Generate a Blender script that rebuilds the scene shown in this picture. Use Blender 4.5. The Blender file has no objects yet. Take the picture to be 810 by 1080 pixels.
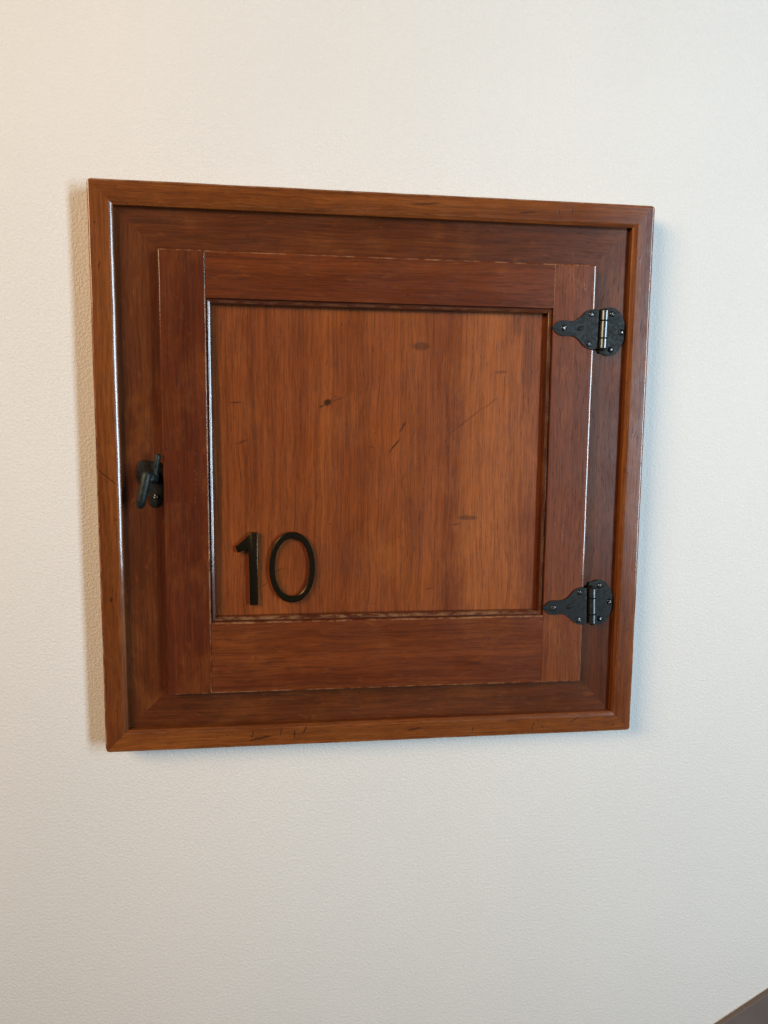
import bpy, bmesh, math, random
from mathutils import Vector, Matrix, noise
R = math.radians
random.seed(7)
S = bpy.context.scene
COL = S.collection

# ------------------------------------------------------------------ camera
cd = bpy.data.cameras.new('camera'); cam = bpy.data.objects.new('camera', cd); COL.objects.link(cam)
Rb = ((0.9921976592231171, 0.004627210985234151, -0.12458889978912939),
      (-0.12431187713567671, 0.112910546599141, -0.9857980349289035),
      (0.009505905278930964, 0.993594382726262, 0.11260479732074784))
M = Matrix(Rb).to_4x4(); M.translation = Vector((-0.09850278, -0.83092208, 0.05422051))
cam.matrix_world = M
cd.sensor_fit = 'VERTICAL'; cd.sensor_height = 24; cd.lens = 24*780/1080
cd.clip_start = 0.01; cd.clip_end = 100
S.camera = cam

# ------------------------------------------------------------------ world: dim even room light
w = bpy.data.worlds.new("World"); S.world = w; w.use_nodes = True
bg = w.node_tree.nodes['Background']
bg.inputs[0].default_value = (1.0, 0.93, 0.94, 1); bg.inputs[1].default_value = 0.065

# ------------------------------------------------------------------ lamps: a window to the right, room light upper left
def area(name, loc, target, sx, sy, energy, col, spread):
    l = bpy.data.lights.new(name, 'AREA'); l.shape = 'RECTANGLE'; l.size = sx; l.size_y = sy
    l.energy = energy; l.color = col; l.spread = R(spread)
    o = bpy.data.objects.new(name, l); COL.objects.link(o); o.location = loc
    o.rotation_euler = (Vector(target)-Vector(loc)).to_track_quat('-Z', 'Y').to_euler()
    return o
area('window_light', (1.95, -2.50, 0.30), (0.34, 0, 0.30), 0.42, 1.9, 18.6, (0.66, 0.85, 1.0), 76)
area('warm_room_light', (-2.30, -2.00, 1.25), (-0.18, 0, 0.20), 1.7, 1.3, 22.0, (1.0, 0.70, 0.42), 84)

S.view_settings.view_transform = 'Standard'; S.view_settings.look = 'None'
S.view_settings.exposure = 0; S.view_settings.gamma = 1

# ------------------------------------------------------------------ node helpers
class NT:
    def __init__(s, name):
        s.m = bpy.data.materials.new(name); s.m.use_nodes = True
        s.t = s.m.node_tree; s.t.nodes.clear()
        s.out = s.t.nodes.new('ShaderNodeOutputMaterial')
        s.p = s.t.nodes.new('ShaderNodeBsdfPrincipled')
        s.t.links.new(s.p.outputs[0], s.out.inputs[0])
    def n(s, typ, **kw):
        nd = s.t.nodes.new(typ)
        for k, v in kw.items(): setattr(nd, k, v)
        return nd
    def l(s, a, b): s.t.links.new(a, b)
    def put(s, sock, v):
        if hasattr(v, 'links'): s.l(v, sock)
        else: sock.default_value = v
    def math(s, op, a, b=0.0, c=0.0, clamp=False):
        nd = s.n('ShaderNodeMath', operation=op, use_clamp=clamp)
        for i, v in enumerate((a, b, c)): s.put(nd.inputs[i], v)
        return nd.outputs[0]
    def vmath(s, op, a, b=(0, 0, 0)):
        nd = s.n('ShaderNodeVectorMath', operation=op)
        s.put(nd.inputs[0], a); s.put(nd.inputs[1], b)
        return nd.outputs['Value' if op in ('LENGTH', 'DOT_PRODUCT') else 'Vector']
    def noise(s, vec, scale=1.0, detail=4, rough=0.55, dist=0.0):
        nd = s.n('ShaderNodeTexNoise'); s.l(vec, nd.inputs['Vector'])
        nd.inputs['Scale'].default_value = scale; nd.inputs['Detail'].default_value = detail
        nd.inputs['Roughness'].default_value = rough; nd.inputs['Distortion'].default_value = dist
        return nd.outputs['Fac']
    def ramp(s, v, a, b, lo=0.0, hi=1.0):
        nd = s.n('ShaderNodeMapRange'); nd.interpolation_type = 'SMOOTHSTEP'
        s.put(nd.inputs[0], v)
        for i, x in enumerate((a, b, lo, hi)): nd.inputs[i+1].default_value = x
        return nd.outputs[0]
    def mix(s, f, a, b, mode='MIX'):
        nd = s.n('ShaderNodeMix', data_type='RGBA', blend_type=mode)
        s.put(nd.inputs[0], f)
        for i, v in ((6, a), (7, b)):
            if isinstance(v, tuple) and len(v) == 3: v = v+(1,)
            s.put(nd.inputs[i], v)
        return nd.outputs[2]

# marks on the cabinet: (x, z, angle deg, half length, half width, strength, part)
MARKS = {
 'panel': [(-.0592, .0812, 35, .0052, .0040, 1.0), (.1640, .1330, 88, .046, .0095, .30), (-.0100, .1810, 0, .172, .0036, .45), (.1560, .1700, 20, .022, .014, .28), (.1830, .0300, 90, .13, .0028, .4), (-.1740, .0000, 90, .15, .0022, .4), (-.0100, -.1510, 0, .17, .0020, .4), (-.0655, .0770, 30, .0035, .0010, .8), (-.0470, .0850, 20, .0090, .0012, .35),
           (.0140, .0350, 52, .0110, .0011, .85), (.0230, .0555, 60, .0080, .0014, .7),
           (.0950, .0640, 38, .0260, .0011, .40), (.1210, .0830, 40, .0110, .0008, .5),
           (-.1560, .0800, 2, .0075, .0009, .7), (-.1510, .0380, 20, .0080, .0010, .6),
           (-.0600, .1240, 80, .0050, .0012, .35), (.0980, -.0450, 0, .0130, .0030, .55), (.0850, -.0520, 15, .0060, .0012, .45),
           (.0420, .1430, 0, .0110, .0050, .55), (-.0030, .1080, 85, .0040, .0010, .3), (.0240, -.0010, 70, .0060, .0009, .4),
           (-.1120, -.1010, 20, .0080, .0010, .5), (-.1290, -.1180, 35, .0060, .0009, .45),
           (.1320, .1170, 5, .0080, .0020, .45), (.0560, -.1250, 10, .0060, .0010, .4)],
 'frame': [(-.2880, .0000, -40, .0150, .0009, .8), (-.0960, -.2870, 85, .0060, .0011, .9), (-.0840, -.2820, 60, .0050, .0010, .8),
           (-.1330, -.2900, 10, .0140, .0016, .8), (-.1420, -.2860, 70, .0050, .0008, .8), (-.1110, -.2840, 80, .0050, .0007, .8),
           (.0400, -.2870, 10, .0100, .0012, .7), (.1800, -.2900, 80, .0050, .0009, .7), (.2300, -.2840, 25, .0080, .0010, .7),
           (.0450, .2900, 4, .0180, .0012, .7), (.1900, .2880, 90, .0040, .0008, .8), (.2050, .2900, 90, .0050, .0007, .8),
           (.1550, .2860, 8, .0120, .0012, .6), (-.2900, .2150, 80, .0060, .0010, .6), (.2890, .1700, 85, .0070, .0012, .7),
           (.2880, .0500, 80, .0100, .0010, .5), (.2900, -.1500, 88, .0120, .0010, .5), (-.2890, -.1300, 75, .0030, .0018, .8)],
 'case': [(-.2500, .0450, 88, .0100, .0008, .5), (.1300, .2560, 3, .0110, .0012, .4), (.0100, -.2560, 4, .0140, .0012, .5)],
 'door': [(-.2150, .1000, 85, .0090, .0009, .5), (.1050, -.2100, 5, .0120, .0010, .5), (-.0500, .2120, 3, .0140, .0010, .4),
          (-.1200, -.2020, 6, .0160, .0010, .4)],
}

rm = random.Random(11)
for _ in range(1): MARKS['panel'].append((rm.uniform(-.165, .175), rm.uniform(-.14, .17), rm.uniform(0, 180), rm.uniform(.002, .007), rm.uniform(.0006, .0011), rm.uniform(.25, .6)))
for _ in range(10):
    u = rm.uniform(-.28, .28); v = rm.choice((-1, 1))*rm.uniform(.281, .296); sw = rm.random() < .5
    MARKS['frame'].append((u if sw else v, v if sw else u, rm.uniform(0, 180), rm.uniform(.0015, .005), rm.uniform(.0006, .0011), rm.uniform(.4, .8)))
for _ in range(9):
    u = rm.uniform(-.22, .22); v = rm.choice((-1, 1))*rm.uniform(.195, .228); sw = rm.random() < .5
    MARKS['door'].append((u if sw else v, v if sw else u, rm.uniform(0, 180), rm.uniform(.002, .006), rm.uniform(.0006, .0010), rm.uniform(.3, .6)))
def wood(name, light, dark, marks='', rough=.30, pale=0.0, sap_glow=(), warm=(0.36, 0.115, 0.022)):
    k = NT(name)
    at = k.n('ShaderNodeAttribute', attribute_name='grain').outputs['Vector']
    obj = k.n('ShaderNodeTexCoord').outputs['Object']
    # slight waviness of the grain
    wv = k.noise(k.vmath('MULTIPLY', at, (9, 22, 22)), 1, 2, .5)
    wob = k.math('MULTIPLY', k.math('SUBTRACT', wv, .5), .010)
    cmb = k.n('ShaderNodeCombineXYZ'); k.l(wob, cmb.inputs[1])
    g = k.vmath('ADD', at, cmb.outputs[0])
    band = k.noise(k.vmath('MULTIPLY', g, (2.2, 38, 38)), 1, 5, .6)
    fine = k.noise(k.vmath('MULTIPLY', g, (30, 640, 640)), 1, 4, .65)
    longl = k.noise(k.vmath('MULTIPLY', g, (3.5, 300, 300)), 1, 3, .6)
    fine = k.math('ADD', k.math('MULTIPLY', fine, .62), k.math('MULTIPLY', longl, .38))
    pore = k.noise(k.vmath('MULTIPLY', g, (85, 1000, 1000)), 1, 2, .5)
    fleck = k.noise(k.vmath('MULTIPLY', g, (46, 150, 150)), 1, 3, .6, .6)
    blotch = k.noise(k.vmath('MULTIPLY', at, (13, 17, 17)), 1, 4, .6)
    c = k.mix(k.ramp(band, .27, .74), dark, light)
    c = k.mix(k.math('MULTIPLY', k.ramp(blotch, .50, .76), .20), c, warm)
    c = k.mix(k.math('MULTIPLY', k.ramp(blotch, .47, .28), .16), c, (dark[0]*.62, dark[1]*.55, dark[2]*.7))
    for sx_, sw_, sf_ in sap_glow:      # paler panel bands: lighter wood plus reflected brightness painted in
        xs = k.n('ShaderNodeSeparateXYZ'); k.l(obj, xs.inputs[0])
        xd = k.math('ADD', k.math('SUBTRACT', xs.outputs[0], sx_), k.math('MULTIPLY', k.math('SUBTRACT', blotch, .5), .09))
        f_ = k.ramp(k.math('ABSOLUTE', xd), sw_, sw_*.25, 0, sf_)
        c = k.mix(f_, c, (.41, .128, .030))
    fv = k.ramp(fine, .35, .65, .76, 1.26)
    cc = k.n('ShaderNodeCombineXYZ')
    for i in range(3): k.l(fv, cc.inputs[i])
    c = k.mix(1.0, c, cc.outputs[0], 'MULTIPLY')
    c = k.mix(k.math('MULTIPLY', k.ramp(fleck, .58, .72), .12), c, warm)
    pm = k.math('MULTIPLY', k.ramp(pore, .53, .63), k.ramp(fine, .65, .40, .35, 1))
    c = k.mix(k.math('MULTIPLY', pm, .34), c, (dark[0]*.22, dark[1]*.18, dark[2]*.22))
    # grime specks and rubbed spots
    sp = k.noise(k.vmath('MULTIPLY', at, (210, 330, 330)), 1, 3, .6)
    spm = k.math('MULTIPLY', k.ramp(sp, .67, .73), .65)
    c = k.mix(spm, c, (.012, .006, .004))
    dents = spm
    if marks:
        wn = k.n('ShaderNodeTexNoise'); wn.inputs['Scale'].default_value = 260; k.l(obj, wn.inputs['Vector'])
        wo = k.vmath('SUBTRACT', wn.outputs['Color'], (.5, .5, .5))
        op = k.vmath('ADD', obj, k.vmath('MULTIPLY', wo, (.0026, 0, .0026)))
        tot = None
        for (mx, mz, ang, a, b, st) in MARKS[marks]:
            mp = k.n('ShaderNodeMapping', vector_type='TEXTURE')
            mp.inputs['Location'].default_value = (mx, 0, mz)
            mp.inputs['Rotation'].default_value = (0, -R(ang), 0)
            mp.inputs['Scale'].default_value = (a, 1e3, b)
            k.l(op, mp.inputs['Vector'])
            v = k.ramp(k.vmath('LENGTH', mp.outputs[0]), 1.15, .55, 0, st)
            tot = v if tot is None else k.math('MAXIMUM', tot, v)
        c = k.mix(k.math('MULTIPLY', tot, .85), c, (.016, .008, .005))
        dents = k.math('MAXIMUM', spm, tot)
    if pale > 0:
        sc = k.noise(k.vmath('MULTIPLY', at, (55, 260, 260)), 1, 5, .7, 1.2)
        pt = k.noise(k.vmath('MULTIPLY', at, (9, 14, 14)), 1, 2, .5)
        f = k.math('MULTIPLY', k.ramp(sc, .60, .70), k.ramp(pt, .50, .66, .0, pale))
        c = k.mix(f, c, (.50, .30, .21))
    ea = k.n('ShaderNodeAttribute', attribute_name='edge').outputs['Fac']
    en = k.noise(k.vmath('MULTIPLY', at, (60, 160, 160)), 1, 5, .7)
    ew = k.math('MULTIPLY', k.math('MULTIPLY', ea, k.ramp(en, .40, .62)), .55)
    c = k.mix(ew, c, (.42, .215, .105))  # rubbed edges, and the highlight painted on bead and lower rail
    k.l(c, k.p.inputs['Base Color'])
    smear = k.noise(k.vmath('MULTIPLY', at, (16, 30, 30)), 1, 4, .6)
    r = k.math('ADD', k.ramp(smear, .3, .7, rough-.06, rough+.12), k.math('MULTIPLY', pm, .2))
    k.l(r, k.p.inputs['Roughness'])
    k.p.inputs['Specular IOR Level'].default_value = .13
    k.p.inputs['Coat Weight'].default_value = .85; k.p.inputs['Coat Roughness'].default_value = .12
    h = k.math('SUBTRACT', k.math('MULTIPLY', fine, .35), k.math('MULTIPLY', pm, .6))
    h = k.math('SUBTRACT', h, k.math('MULTIPLY', dents, 1.6))
    h = k.math('ADD', h, k.math('MULTIPLY', smear, 2.2))
    b = k.n('ShaderNodeBump'); b.inputs['Strength'].default_value = .30; b.inputs['Distance'].default_value = .00015
    k.l(h, b.inputs['Height']); k.l(b.outputs[0], k.p.inputs['Normal'])
    hc = k.math('ADD', k.math('MULTIPLY', smear, 2.2), k.math('MULTIPLY', longl, .12))
    hc = k.math('SUBTRACT', hc, k.math('MULTIPLY', dents, .25))
    b2 = k.n('ShaderNodeBump'); b2.inputs['Strength'].default_value = .30; b2.inputs['Distance'].default_value = .00015
    k.l(hc, b2.inputs['Height']); k.l(b2.outputs[0], k.p.inputs['Coat Normal'])
    return k.m

W_PANEL = wood('oak_panel', (.240, .061, .0125), (.150, .034, .0078), 'panel', .34, sap_glow=((.120, .055, .36), (.040, .030, .12)))
W_DOOR = wood('oak_door_stile', (.112, .0225, .0048), (.070, .0125, .0032), 'door', .33)
W_RAIL = wood('oak_door_rail', (.155, .035, .0068), (.095, .0190, .0042), 'door', .33)
W_DOORR = wood('oak_rubbed', (.182, .046, .0115), (.118, .028, .0072), 'door', .36, pale=.45)
W_CASE = wood('oak_casing', (.120, .030, .0062), (.074, .0170, .0040), 'case', .34)
W_MOULD = wood('oak_moulding', (.215, .062, .0110), (.108, .025, .0052), 'frame', .28)
W_BEAD = wood('oak_bead', (.085, .021, .0075), (.045, .011, .005), '', .26)

def metal(name, base, rough, metallic, rust=.25, bump=.35, var=1.9, rv=1.0):
    k = NT(name)
    obj = k.n('ShaderNodeTexCoord').outputs['Object']
    n = k.noise(obj, 260, 4, .6)
    c = k.mix(k.ramp(n, .35, .68), base, tuple(x*var+.002 for x in base))
    n2 = k.noise(obj, 520, 3, .6)
    c = k.mix(k.math('MULTIPLY', k.ramp(n2, .60, .74), rust), c, (.075, .050, .028))
    k.l(c, k.p.inputs['Base Color'])
    k.p.inputs['Metallic'].default_value = metallic
    k.l(k.ramp(n, .3, .7, rough-.08*rv, rough+.14*rv), k.p.inputs['Roughness'])
    k.p.inputs['Specular IOR Level'].default_value = .3
    b = k.n('ShaderNodeBump'); b.inputs['Strength'].default_value = bump; b.inputs['Distance'].default_value = .0004
    k.l(k.noise(obj, 420, 3, .6), b.inputs['Height']); k.l(b.outputs[0], k.p.inputs['Normal'])
    return k.m
IRON = metal('blackened_iron', (.0050, .0050, .0042), .50, .25, .08, .18, 1.4)
PLATE = metal('latch_plate_iron', (.006, .0055, .005), .5, .3, .1, .1)
BARREL = metal('worn_barrel_iron', (.12, .13, .135), .30, 1.0, .0, .0, 1.1, .3)
SCREW = metal('screw_steel', (.085, .09, .09), .26, 1.0, .1, .12, 1.3)
HANDLE = metal('dull_grey_iron', (.013, .017, .016), .40, .30, .1, .10)
DIGIT = metal('dark_bronze', (.085, .066, .040), .25, 1.0, .0, .0, 1.08, .15)

def wallmat():
    k = NT('wall_paint')
    obj = k.n('ShaderNodeTexCoord').outputs['Object']
    a = k.noise(obj, 340, 4, .65, 0); b_ = k.noise(obj, 620, 2, .5); big = k.noise(obj, 3.2, 3, .5)
    peel = k.math('ADD', k.ramp(a, .30, .74), k.math('MULTIPLY', b_, .45))
    h = k.math('ADD', k.math('MULTIPLY', peel, 1.0), k.math('MULTIPLY', k.noise(obj, 14, 3, .5), 1.0))
    b = k.n('ShaderNodeBump'); b.inputs['Strength'].default_value = .80; b.inputs['Distance'].default_value = .0006
    k.l(h, b.inputs['Height']); k.l(b.outputs[0], k.p.inputs['Normal'])
    c = k.mix(k.ramp(big, .3, .7), (.775, .755, .715), (.800, .780, .740))
    k.l(c, k.p.inputs['Base Color']); k.p.inputs['Roughness'].default_value = .55
    k.p.inputs['Specular IOR Level'].default_value = .35
    return k.m
WALL = wallmat()
def paint(name, col, rough):
    k = NT(name); obj = k.n('ShaderNodeTexCoord').outputs['Object']
    n = k.noise(obj, 30, 4, .6)
    k.l(k.mix(k.ramp(n, .3, .7), tuple(c*.86 for c in col), col), k.p.inputs['Base Color'])
    k.p.inputs['Roughness'].default_value = rough
    b = k.n('ShaderNodeBump'); b.inputs['Strength'].default_value = .3; b.inputs['Distance'].default_value = .0006
    k.l(k.noise(obj, 160, 3, .6), b.inputs['Height']); k.l(b.outputs[0], k.p.inputs['Normal'])
    return k.m
TAUPE = paint('taupe_paint', (.150, .118, .104), .5)
CAULK = paint('cream_bead', (.48, .42, .36), .6)

# ------------------------------------------------------------------ object helpers
def link(name, bm, mat, parent=None, smooth=True, autosm=None, label=None, wn=False):
    bmesh.ops.recalc_face_normals(bm, faces=bm.faces)
    me = bpy.data.meshes.new(name); bm.to_mesh(me); bm.free()
    if smooth:
        for p in me.polygons: p.use_smooth = True
    me.materials.append(mat)
    o = bpy.data.objects.new(name, me); COL.objects.link(o)
    if autosm is not None:
        me.set_sharp_from_angle(angle=R(autosm))
    if wn:
        md = o.modifiers.new('normals', 'WEIGHTED_NORMAL'); md.keep_sharp = True; md.weight = 60
    if parent: o.parent = parent
    if label: o['label'] = label
    return o
def grain(o, along, offset=None, edge=None):
    """store coordinates (along the grain, across, depth) for the wood material"""
    if offset is None: offset = (random.uniform(-9, 9), random.uniform(-9, 9), random.uniform(-9, 9))
    me = o.data; at = me.attributes.new('grain', 'FLOAT_VECTOR', 'POINT')
    for v in me.vertices:
        x, y, z = v.co
        g = (x, z, y) if along == 'X' else (z, x, y)
        at.data[v.index].vector = (g[0]+offset[0], g[1]+offset[1], g[2]+offset[2])
    if edge:
        ea = me.attributes.new('edge', 'FLOAT', 'POINT')
        for i, e in enumerate(edge): ea.data[i].value = e
def wear(co, amp, seed=0.0):
    """handworn unevenness of the old timber"""
    p = co*22+Vector((seed, 0, 0)); q = co*120+Vector((0, seed, 0))
    n = noise.noise_vector(p)*amp+noise.noise_vector(q)*amp*.35
    return co+Vector((n.x, n.y*.5, n.z))

def ring_side(side, rect, prof, name, mat, parent, seg=90, amp=.00025, cap=True, rc=0):
    """one mitred board of a rectangular ring; prof = [(inset, y)], rect = (x0, x1, z0, z1) at inset 0"""
    x0, x1, z0, z1 = rect; bm = bmesh.new(); rows = []
    ext = [0, .0008, .0016, .0024, .0032, .0042, .0054]; Lh = x1-x0
    stf = [e/Lh for e in ext]+[(.0054+(Lh-.0108)*i/seg)/Lh for i in range(1, seg)]+[1-e/Lh for e in reversed(ext)]
    seg = len(stf)-1
    for (t, y) in prof:
        a, b = {'L': ((x0+t, z0+t), (x0+t, z1-t)), 'R': ((x1-t, z0+t), (x1-t, z1-t)),
                'T': ((x0+t, z1-t), (x1-t, z1-t)), 'B': ((x0+t, z0+t), (x1-t, z0+t))}[side]
        row = []
        for i in range(seg+1):
            f = stf[i]
            co = Vector((a[0]+(b[0]-a[0])*f, y, a[1]+(b[1]-a[1])*f))
            if rc:
                dx_, dz_ = abs(co.x)-(x1-rc), abs(co.z)-(z1-rc); d_ = math.hypot(dx_, dz_)
                if dx_ > 0 and dz_ > 0 and d_ > rc:
                    co.x = math.copysign(x1-rc+dx_*rc/d_, co.x); co.z = math.copysign(z1-rc+dz_*rc/d_, co.z)
            row.append(bm.verts.new(wear(co, amp)))
        rows.append(row)
    n = len(prof)
    for j in range(n):
        r0, r1 = rows[j], rows[(j+1) % n]
        for i in range(seg):
            bm.faces.new((r0[i], r0[i+1], r1[i+1], r1[i]))
    if cap:
        bm.faces.new([r[0] for r in rows]); bm.faces.new([r[-1] for r in rows])
    o = link(name, bm, mat, parent, autosm=50, wn=True)
    eg = [(1.0 if rc and 0 < t <= .0023 and y < -.027 else .55 if rc and .0203 < t <= .0208 else .25+.45*(side == 'B') if name == 'bead' and .0019 < t < .0042+.001*(side == 'B') else 0.0) for (t, y) in prof for _ in range(seg+1)]  # moulding edges are rubbed; bead values paint a highlight, stronger along the bottom
    grain(o, 'Z' if side in 'LR' else 'X', None, eg)
    return o

def rounded_prof(w, y0, y1, ri, ro, n=5):
    """closed outline of a board w wide, back at y0, front at y1 (y1<y0), rounded front edges"""
    p = [(0, y0)]
    for i in range(n+1):
        a = math.pi/2*i/n; p.append((ro-ro*math.cos(a), y1+ro-ro*math.sin(a)))
    m = 5
    p.append((ro+.0004, y1))
    for i in range(1, m): p.append((ro+(w-ro-ri)*i/m, y1))
    p.append((w-ri-.0004, y1))
    for i in range(n+1):
        a = math.pi/2*i/n; p.append((w-ri+ri*math.sin(a), y1+ri-ri*math.cos(a)))
    p.append((w, y0))
    return p

def board(axis, lo, hi, c0, c1, y0, y1, r, rl, rh, name, mat, parent, seg=80, amp=.00022, e0=0.0, e1=0.0, off=None, soft=False):
    """straight board: runs lo..hi along axis, c0..c1 across; r = (edge radius at c0, at c1); e0/e1 rounding of its ends"""
    w = c1-c0
    prof = rounded_prof(w, y0, y1, r[1], r[0])
    if soft:
        prof = [q for q in prof if q[0] < w-.0052]+arc(w-.0036, y1+.00006, .011, 0, 12, 7)+arc(w-.0009, y1+.00072, .0008, 30, 90, 4)+[(w, y0)]
    bm = bmesh.new(); st = []
    def stations(e):
        return [(0, e)]+[(e-e*math.cos(math.pi/2*i/4), e-e*math.sin(math.pi/2*i/4)) for i in range(1, 5)] if e > 0 else [(0, 0)]
    for s, d in stations(e0): st.append((lo+s, d))
    for i in range(1, seg): st.append((lo+e0+(hi-lo-e0-e1)*i/seg, 0))
    for s, d in reversed(stations(e1)): st.append((hi-s, d))
    rows = []; eg = []
    def worn_and_highlight(t, y, d):  # rubbed arrises; also paints the highlight on the lower rail's inner edge
        a_ = r[0] >= .0014 and t <= r[0]*1.001 and y < y1+r[0]+1e-6
        b_ = (r[1] >= .0014 and t >= w-(.0014 if soft else r[1]*1.001)) and y < y1+r[1]+1e-6
        return 1.0 if (a_ or b_ or d > 1e-5) and y < y0-1e-4 else 0.0
    for a, d in st:
        row = []
        for (t, y) in prof:
            yy = max(y, y1+d)
            co = Vector((c0+t, yy, a)) if axis == 'Z' else Vector((a, yy, c0+t))
            row.append(bm.verts.new(wear(co, amp, 3.0))); eg.append(worn_and_highlight(t, y, d))
        rows.append(row)
    n = len(prof)
    for i in range(len(rows)-1):
        for j in range(n):
            bm.faces.new((rows[i][j], rows[i][(j+1) % n], rows[i+1][(j+1) % n], rows[i+1][j]))
    bm.faces.new(rows[0]); bm.faces.new(rows[-1])
    o = link(name, bm, mat, parent, autosm=50, wn=True)
    grain(o, axis, off, eg)
    return o

def plate(pts, y0, y1, bev, name, mat, parent, holes=None):
    """flat plate from an (x, z) outline, with bevelled front edge"""
    bm = bmesh.new()
    fr = [bm.verts.new((x, y1, z)) for x, z in pts]; bk = [bm.verts.new((x, y0, z)) for x, z in pts]
    f = bm.faces.new(fr); bm.faces.new(list(reversed(bk)))
    n = len(pts)
    for i in range(n): bm.faces.new((fr[i], bk[i], bk[(i+1) % n], fr[(i+1) % n]))
    bm.edges.ensure_lookup_table()
    ed = [e for e in f.edges]
    bmesh.ops.bevel(bm, geom=ed, offset=bev, segments=3, profile=.5, affect='EDGES')
    return link(name, bm, mat, parent, autosm=35)

def smooth_closed(pts, n=6):
    """Catmull-Rom through the outline points"""
    out = []; m = len(pts)
    for i in range(m):
        p0, p1, p2, p3 = (Vector(pts[(i+k-1) % m]) for k in range(4))
        for j in range(n):
            t = j/n
            out.append(.5*((2*p1)+(p2-p0)*t+(2*p0-5*p1+4*p2-p3)*t*t+(3*p1-p0-3*p2+p3)*t**3))
    return [(p.x, p.y) for p in out]

def lathe(bm, base, axis, prof, n=24):
    """prof = [(r, h)] along axis from base"""
    ax = Vector(axis).normalized(); u = ax.orthogonal().normalized(); v = ax.cross(u)
    base = Vector(base); rows = []
    for r, h in prof:
        rows.append([bm.verts.new(base+ax*h+(u*math.cos(a)+v*math.sin(a))*max(r, 1e-6)) for a in (2*math.pi*i/n for i in range(n))])
    for a, b in zip(rows, rows[1:]):
        for i in range(n): bm.faces.new((a[i], a[(i+1) % n], b[(i+1) % n], b[i]))
    bm.faces.new(rows[0]); bm.faces.new(rows[-1])

def screw(x, z, y, r, parent, slot=20, mat=None, squash=1.0):
    """domed slotted screw head standing on a plate whose face is at y"""
    bm = bmesh.new()
    pr = [(r, 0.0003), (r, -.0004)]+[(r*math.cos(a), -.0004-r*.52*squash*math.sin(a)) for a in (math.pi/2*i/6 for i in range(1, 6))]
    lathe(bm, (x, y, z), (0, 1, 0), pr, 20)
    c, s = math.cos(R(slot)), math.sin(R(slot))
    for vtx in bm.verts:     # saw slot
        d = -(vtx.co.x-x)*s+(vtx.co.z-z)*c
        if vtx.co.y < y-.0007 and abs(d) < r*.22: vtx.co.y += .0006
    return link('screw', bm, mat or SCREW, parent, autosm=40)

# ------------------------------------------------------------------ wall
bm = bmesh.new()
bmesh.ops.create_cube(bm, size=1, matrix=Matrix.Translation((0, .06, .1)) @ Matrix.Diagonal((6, .12, 3.4, 1)))
wl = link('wall', bm, WALL, smooth=False); wl['kind'] = 'structure'
wl['label'] = 'off-white orange-peel textured wall'

# sloping skirting that follows the stair, lower right
sk = bpy.data.objects.new('stair_skirting', None); COL.objects.link(sk); sk.location = (0.30, 0, -.98)
sk['label'] = 'sloping taupe painted stair skirting low on the white wall'; sk['category'] = 'skirting board'
ang = math.atan2(-678.7+722.3, 525.1-452.8)
def skirt(name, w0, w1, y1, rad, mat):
    bm = bmesh.new(); dx, dz = math.cos(ang), math.sin(ang); P = Vector((.4520, 0, -.7215))
    pr = rounded_prof(w1-w0, -.0005, y1, rad, rad); rows = []
    for s in (-.30, 0, .3, .6, .9):
        rows.append([bm.verts.new((P.x+dx*s+dz*(w0+t), y, P.z+dz*s-dx*(w0+t))) for t, y in pr])
    n = len(pr)
    for a, b in zip(rows, rows[1:]):
        for j in range(n): bm.faces.new((a[j], a[(j+1) % n], b[(j+1) % n], b[j]))
    bm.faces.new(rows[0]); bm.faces.new(rows[-1])
    o = link(name, bm, mat, None, autosm=50); o.parent = sk; o.matrix_parent_inverse = Matrix.Translation(-sk.location)
skirt('board', 0.0, .16, -.0065, .001, TAUPE)

# ------------------------------------------------------------------ the cabinet
cab = bpy.data.objects.new('wall_cabinet', None); COL.objects.link(cab); cab.location = (0, 0, 0)
cab['label'] = 'square dark oak wall cabinet with a panelled door numbered 10'
cab['category'] = 'cabinet'

YC = -.0215      # face of the recessed casing boards
YD = -.0352      # face of the door frame
YP = -.0245      # face of the door panel
OUT = (-.3, .3, -.3, .3)
def arc(x, y, Rr, a0, a1, n):
    """gently crowned facet from (x, y) whose normal turns from a0 to a1 degrees off the wall's normal"""
    cx_, cy_ = x-Rr*math.sin(R(a0)), y+Rr*math.cos(R(a0))
    return [(cx_+Rr*math.sin(R(a0+(a1-a0)*i/n)), cy_-Rr*math.cos(R(a0+(a1-a0)*i/n))) for i in range(n+1)]
mprof = [q for q in rounded_prof(.030, 0.0005, -.030, .0022, .0024, 6) if q[0] < .0185]
mprof = mprof[:1]+mprof[1:]
mprof += arc(.0190, -.0300, .0040, 0, 24, 4)+arc(.0206, -.02966, .021, 21, 32, 6)+arc(.0241, -.0279, .0011, 42, 90, 4)
mprof += [(.0245, .0005)]
for sd in 'LRTB':
    ring_side(sd, OUT, mprof, 'moulding', W_MOULD, cab, seg=120, amp=.0003, rc=.0065)
INN = (-.2768, .2768, -.2768, .2768)
cprof = rounded_prof(.060, -.008, YC, .0005, .0005, 2)
for sd in 'LRTB':
    ring_side(sd, INN, cprof, 'casing_board', W_CASE, cab, seg=60, amp=.00008)

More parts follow.
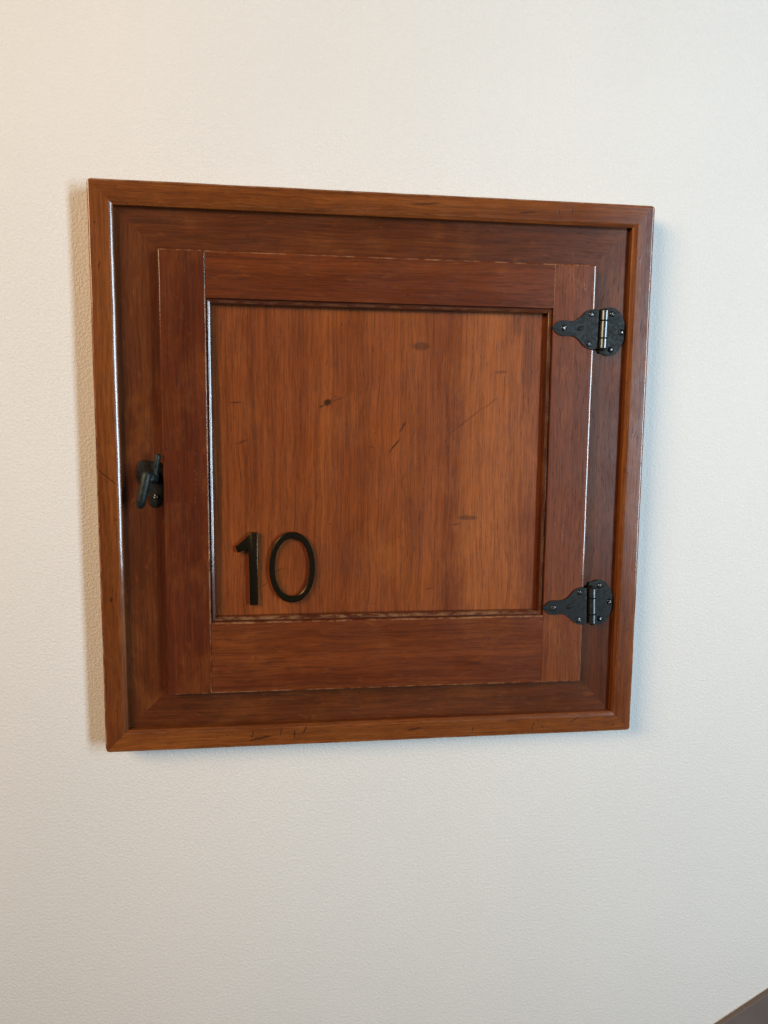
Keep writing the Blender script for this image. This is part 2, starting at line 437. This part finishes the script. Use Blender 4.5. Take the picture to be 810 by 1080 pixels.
# door: panel + stiles + rails + bead
DX0, DX1, DZ0, DZ1 = -.2314, .2340, -.2353, .2330
OX0, OX1, OZ0, OZ1 = -.1846, .1861, -.1562, .1855
bm = bmesh.new(); nx, nz = 90, 84
px0, px1, pz0, pz1 = OX0+.0012, OX1-.0012, OZ0+.0012, OZ1-.0012
grid = [[bm.verts.new(wear(Vector((px0+(px1-px0)*i/nx, YP, pz0+(pz1-pz0)*j/nz)), .00012)) for j in range(nz+1)] for i in range(nx+1)]
for i in range(nx):
    for j in range(nz): bm.faces.new((grid[i][j], grid[i+1][j], grid[i+1][j+1], grid[i][j+1]))
bk = [bm.verts.new(c) for c in ((px0, -.0210, pz0), (px1, -.0210, pz0), (px1, -.0210, pz1), (px0, -.0210, pz1))]
bm.faces.new(bk)
bm.faces.new([bk[0]]+[grid[i][0] for i in range(nx+1)]+[bk[1]]); bm.faces.new([bk[3]]+[grid[i][nz] for i in range(nx+1)]+[bk[2]])
bm.faces.new([bk[0]]+[grid[0][j] for j in range(nz+1)]+[bk[3]]); bm.faces.new([bk[1]]+[grid[nx][j] for j in range(nz+1)]+[bk[2]])
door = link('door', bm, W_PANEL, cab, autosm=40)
grain(door, 'Z', (1.3, 2.1, 0.4))
YB = YC+.0012
board('Z', DZ0, DZ1, DX0, OX0, YB, YD, (.00139, .0014), 0, 0, 'stile', W_DOOR, door, e0=.0014, e1=.0014)
board('Z', DZ0, DZ1, OX1, DX1, YB, YD-.0001, (.0006, .0021), 0, 0, 'stile', W_DOORR, door, e0=.0014, e1=.0014, amp=.0003, soft=True)
board('X', OX0+.0001, OX1-.0001, OZ1, DZ1-.0001, YB, YD+.00015, (.0006, .0014), 0, 0, 'rail', W_RAIL, door, e0=.0001, e1=.0001)
board('X', OX0+.0001, OX1-.0001, DZ0+.0001, OZ0, YB, YD+.00015, (.0014, .0014), 0, 0, 'rail', W_RAIL, door, e0=.0001, e1=.0001)  # inner edge radius switches on its painted pale highlight
# bead round the panel: small quirk then a quarter round
def bead_prof():
    p = [(0.00005, -.0215), (0.00005, -.0318), (.0007, -.0318)]
    p += arc(.0009, -.0325, .0012, -30, 18, 4)+arc(.0020, -.0325, .011, 17, 31, 6)+arc(.0046, -.0311, .0014, 42, 85, 4)
    return p+[(.0054, -.0258), (.0056, -.0215)]
for sd in 'LRTB':
    ring_side(sd, (OX0, OX1, OZ0, OZ1), bead_prof(), 'bead', W_BEAD, door, seg=110, amp=.00022)
# let-in patch where an old catch was
board('Z', -.0260, .0290, -.2285, -.1985, YD+.001, YD-.00006, (.0001, .0001), 0, 0, 'inlaid_patch',
      wood('oak_patch', (.108, .0210, .0046), (.070, .0120, .0032), '', .34), door, seg=12, amp=.00004, e0=.0001, e1=.0001)

# ------------------------------------------------------------------ metal number 10
YN = -.0305
one = [(-.1435, -.1388), (-.1348, -.1388), (-.1344, -.0590), (-.1425, -.0590), (-.1440, -.0615), (-.1475, -.0665), (-.1530, -.0712),
       (-.1585, -.0740), (-.1560, -.0810), (-.1515, -.0795), (-.1470, -.0770), (-.1437, -.0745)]
dg1 = plate(one, -.0266, YN, .0008, 'digit', DIGIT, door)
bm = bmesh.new(); n = 72
cx, cz = -.0976, -.0978
def oval(a, ax, az, k=2.12):
    c, s = math.cos(a), math.sin(a)
    return (cx+ax*math.copysign(abs(c)**(2/k), c), cz+az*math.copysign(abs(s)**(2/k), s))
rings = []
for (e, y, o) in ((0, -.0266, 1), (0, YN+.0009, 1), (.0011, YN, 1), (.0011, YN, 0), (0, YN+.0009, 0), (0, -.0266, 0)):
    row = []
    for i in range(n):
        a = 2*math.pi*i/n
        x, z = oval(a, .0248-e, .0390-e) if o else oval(a, .0189+e, .0319+e)
        row.append(bm.verts.new((x, y, z)))
    rings.append(row)
for j in range(6):
    a, b = rings[j], rings[(j+1) % 6]
    for i in range(n): bm.faces.new((a[i], a[(i+1) % n], b[(i+1) % n], b[i]))
dg = link('digit', bm, DIGIT, door, autosm=35)
for x, z in ((-.0976, -.0622), (-.0976, -.1334)):
    bm = bmesh.new(); lathe(bm, (x, -.0272, z), (0, 1, 0), [(.0012, 0), (.0012, .0035)], 10); link('pin', bm, DIGIT, dg)
for x, z in ((-.1390, -.0680), (-.1390, -.1300)):
    bm = bmesh.new(); lathe(bm, (x, -.0272, z), (0, 1, 0), [(.0012, 0), (.0012, .0035)], 10); link('pin', bm, DIGIT, dg1)

# ------------------------------------------------------------------ hinges
def hinge(z0, tilt, up):
    """left leaf on the door face, right leaf stepped down on to the casing; z0 = mid height"""
    c, s = math.cos(R(tilt)), math.sin(R(tilt)); PX = .243
    def T(pts): return [(PX+(x*c-z*s), z0+(x*s+z*c)) for x, z in pts]
    half = [(-.0565, 0.0), (-.0545, .0042), (-.0495, .0076), (-.0440, .0082), (-.0375, .0078), (-.0315, .0092), (-.0262, .0130), (-.0215, .0180),
            (-.0165, .0207), (-.0110, .0205)]
    left = smooth_closed([p for p in half], 5)
    # build as upper half outline + mirrored lower half
    up_pts = left[:5*(len(half)-1)+1]
    full = up_pts+[(-.0052, .0208), (-.0052, -.0208)]+[(x, -z) for x, z in reversed(up_pts[1:])]
    leaf = plate(T(full), YD+.0002, YD-.0020, .0006, 'hinge', IRON, cab)
    rh = [(.0005, .0205), (.0052, .0238), (.0105, .0265), (.0165, .0262), (.0215, .0238), (.0250, .0198), (.0285, .0140), (.0304, .0085),
          (.0315, .0035), (.0316, -.0005), (.0312, -.0055), (.0298, -.0095), (.0275, -.0145), (.0248, -.0200), (.0215, -.0240), (.0165, -.0262), (.0105, -.0262), (.0050, -.0236), (.0005, -.0205)]
    off = [(x, z) for x, z in rh]
    rl = plate(T(smooth_closed(off, 4)), YC+.0002, YC-.0022, .0006, 'casing_leaf', IRON, leaf)
    # web that steps from the casing leaf up to the barrel
    plate(T([(-.0030, -.0205), (.0046, -.0205), (.0046, .0205), (-.0030, .0205)]), YC-.0020, YD-.0012, .0005, 'web', IRON, leaf)
    for k, (a, b) in enumerate(((-.0205, -.0098), (-.0092, .0092), (.0098, .0205))):
        bm = bmesh.new(); r = .0051
        lathe(bm, (PX-(a*s), YD-.0024, z0+a*c), (-s, 0, c), [(r-.0006, 0), (r, .0005), (r, b-a-.0005), (r-.0006, b-a)], 28)
        link('knuckle', bm, BARREL, leaf, autosm=35)
    for e in (-1, 1):
        bm = bmesh.new(); a = e*.0203
        lathe(bm, (PX-(a*s), YD-.0024, z0+a*c), (-s*e, 0, c*e), [(.0028, 0), (.0031, .0010), (.0022, .0022), (.0006, .0027)], 18)
        link('pin_end', bm, IRON, leaf, autosm=60)
    for (x, z, sl) in ((-.0455, 0, 25), (-.0145, .0160, 70), (-.0160, -.0158, -15)):
        q = T([(x, z)])[0]; screw(q[0], q[1], YD-.0018, .0031, leaf, sl, squash=.7)
    for (x, z, sl) in ((.0150, .0195, 60), (.0268, 0, 15), (.0155, -.0195, -35)):
        q = T([(x, z)])[0]; screw(q[0], q[1], YC-.0020, .0034, leaf, sl, squash=1.1)
    # pressed dimple on the leaf
    bm = bmesh.new(); q = T([(-.0265, .0002)])[0]
    bmesh.ops.create_uvsphere(bm, u_segments=20, v_segments=10, radius=1, matrix=Matrix.Translation((q[0], YD-.0019, q[1])) @ Matrix.Rotation(-R(20), 4, 'Y') @ Matrix.Diagonal((.0046, .0010, .0022, 1)))
    link('dimple', bm, IRON, leaf)
hinge(.1640, -1.0, True)
hinge(-.1455, 2.0, False)

# ------------------------------------------------------------------ turn latch
bp = plate(smooth_closed([(-.2580, .0165), (-.2440, .0172), (-.2345, .0140), (-.2338, -.0100), (-.2345, -.0240), (-.2400, -.0310), (-.2470, -.0300), (-.2500, -.0120), (-.2600, -.0040)], 4),
           YC+.0003, YC-.0024, .0007, 'latch', PLATE, cab)
bm = bmesh.new()
lathe(bm, (-.2425, YC-.0026, .0010), (0, -1, 0), [(.0075, 0), (.0070, .0025), (.0048, .0045), (.0042, .0130), (.0048, .0160), (.0044, .0180), (.0020, .0195)], 24)
link('spindle', bm, HANDLE, bp, autosm=50)
def limb(pts, name):
    """bar swept along 3-D points [(x, y, z, rx, ry)]"""
    bm = bmesh.new(); rows = []
    P = [Vector(p[:3]) for p in pts]; n = 18
    for i, p in enumerate(pts):
        d = (P[min(i+1, len(P)-1)]-P[max(i-1, 0)]).normalized()
        u = d.cross(Vector((0, 1, 0))).normalized(); v = d.cross(u).normalized()
        rows.append([bm.verts.new(P[i]+u*math.cos(a)*p[3]+v*math.sin(a)*p[4]) for a in (2*math.pi*j/n for j in range(n))])
    for a, b in zip(rows, rows[1:]):
        for j in range(n): bm.faces.new((a[j], a[(j+1) % n], b[(j+1) % n], b[j]))
    bm.faces.new(rows[0]); bm.faces.new(rows[-1])
    link(name, bm, HANDLE, bp, autosm=60)
# lower grip, nearest the viewer
limb([(-.2448, -.0445, .0078, .0010, .0010), (-.2450, -.0447, .0070, .0038, .0032), (-.2458, -.0450, .0045, .0051, .0042), (-.2480, -.0455, -.0060, .0052, .0042),
      (-.2510, -.0460, -.0190, .0052, .0042), (-.2530, -.0455, -.0270, .0047, .0040), (-.2537, -.0450, -.0298, .0030, .0028), (-.2540, -.0448, -.0308, .0008, .0008)], 'grip')
# neck
limb([(-.2400, -.0330, .0035, .0012, .0012), (-.2398, -.0345, .0025, .0040, .0040), (-.2410, -.0385, .0000, .0043, .0043), (-.2440, -.0430, -.0005, .0038, .0038), (-.2460, -.0450, .0000, .0012, .0012)], 'neck')
# upper arm
limb([(-.2400, -.0360, -.0035, .0010, .0010), (-.2396, -.0362, -.0015, .0034, .0032), (-.2388, -.0365, .0050, .0026, .0028), (-.2375, -.0368, .0140, .0029, .0030),
      (-.2358, -.0370, .0220, .0034, .0031), (-.2352, -.0370, .0248, .0030, .0026), (-.2350, -.0370, .0257, .0008, .0008)], 'arm')
screw(-.2405, -.0200, YC-.0026, .0030, bp, 10)

S.render.engine = 'CYCLES'
S.cycles.max_bounces = 6
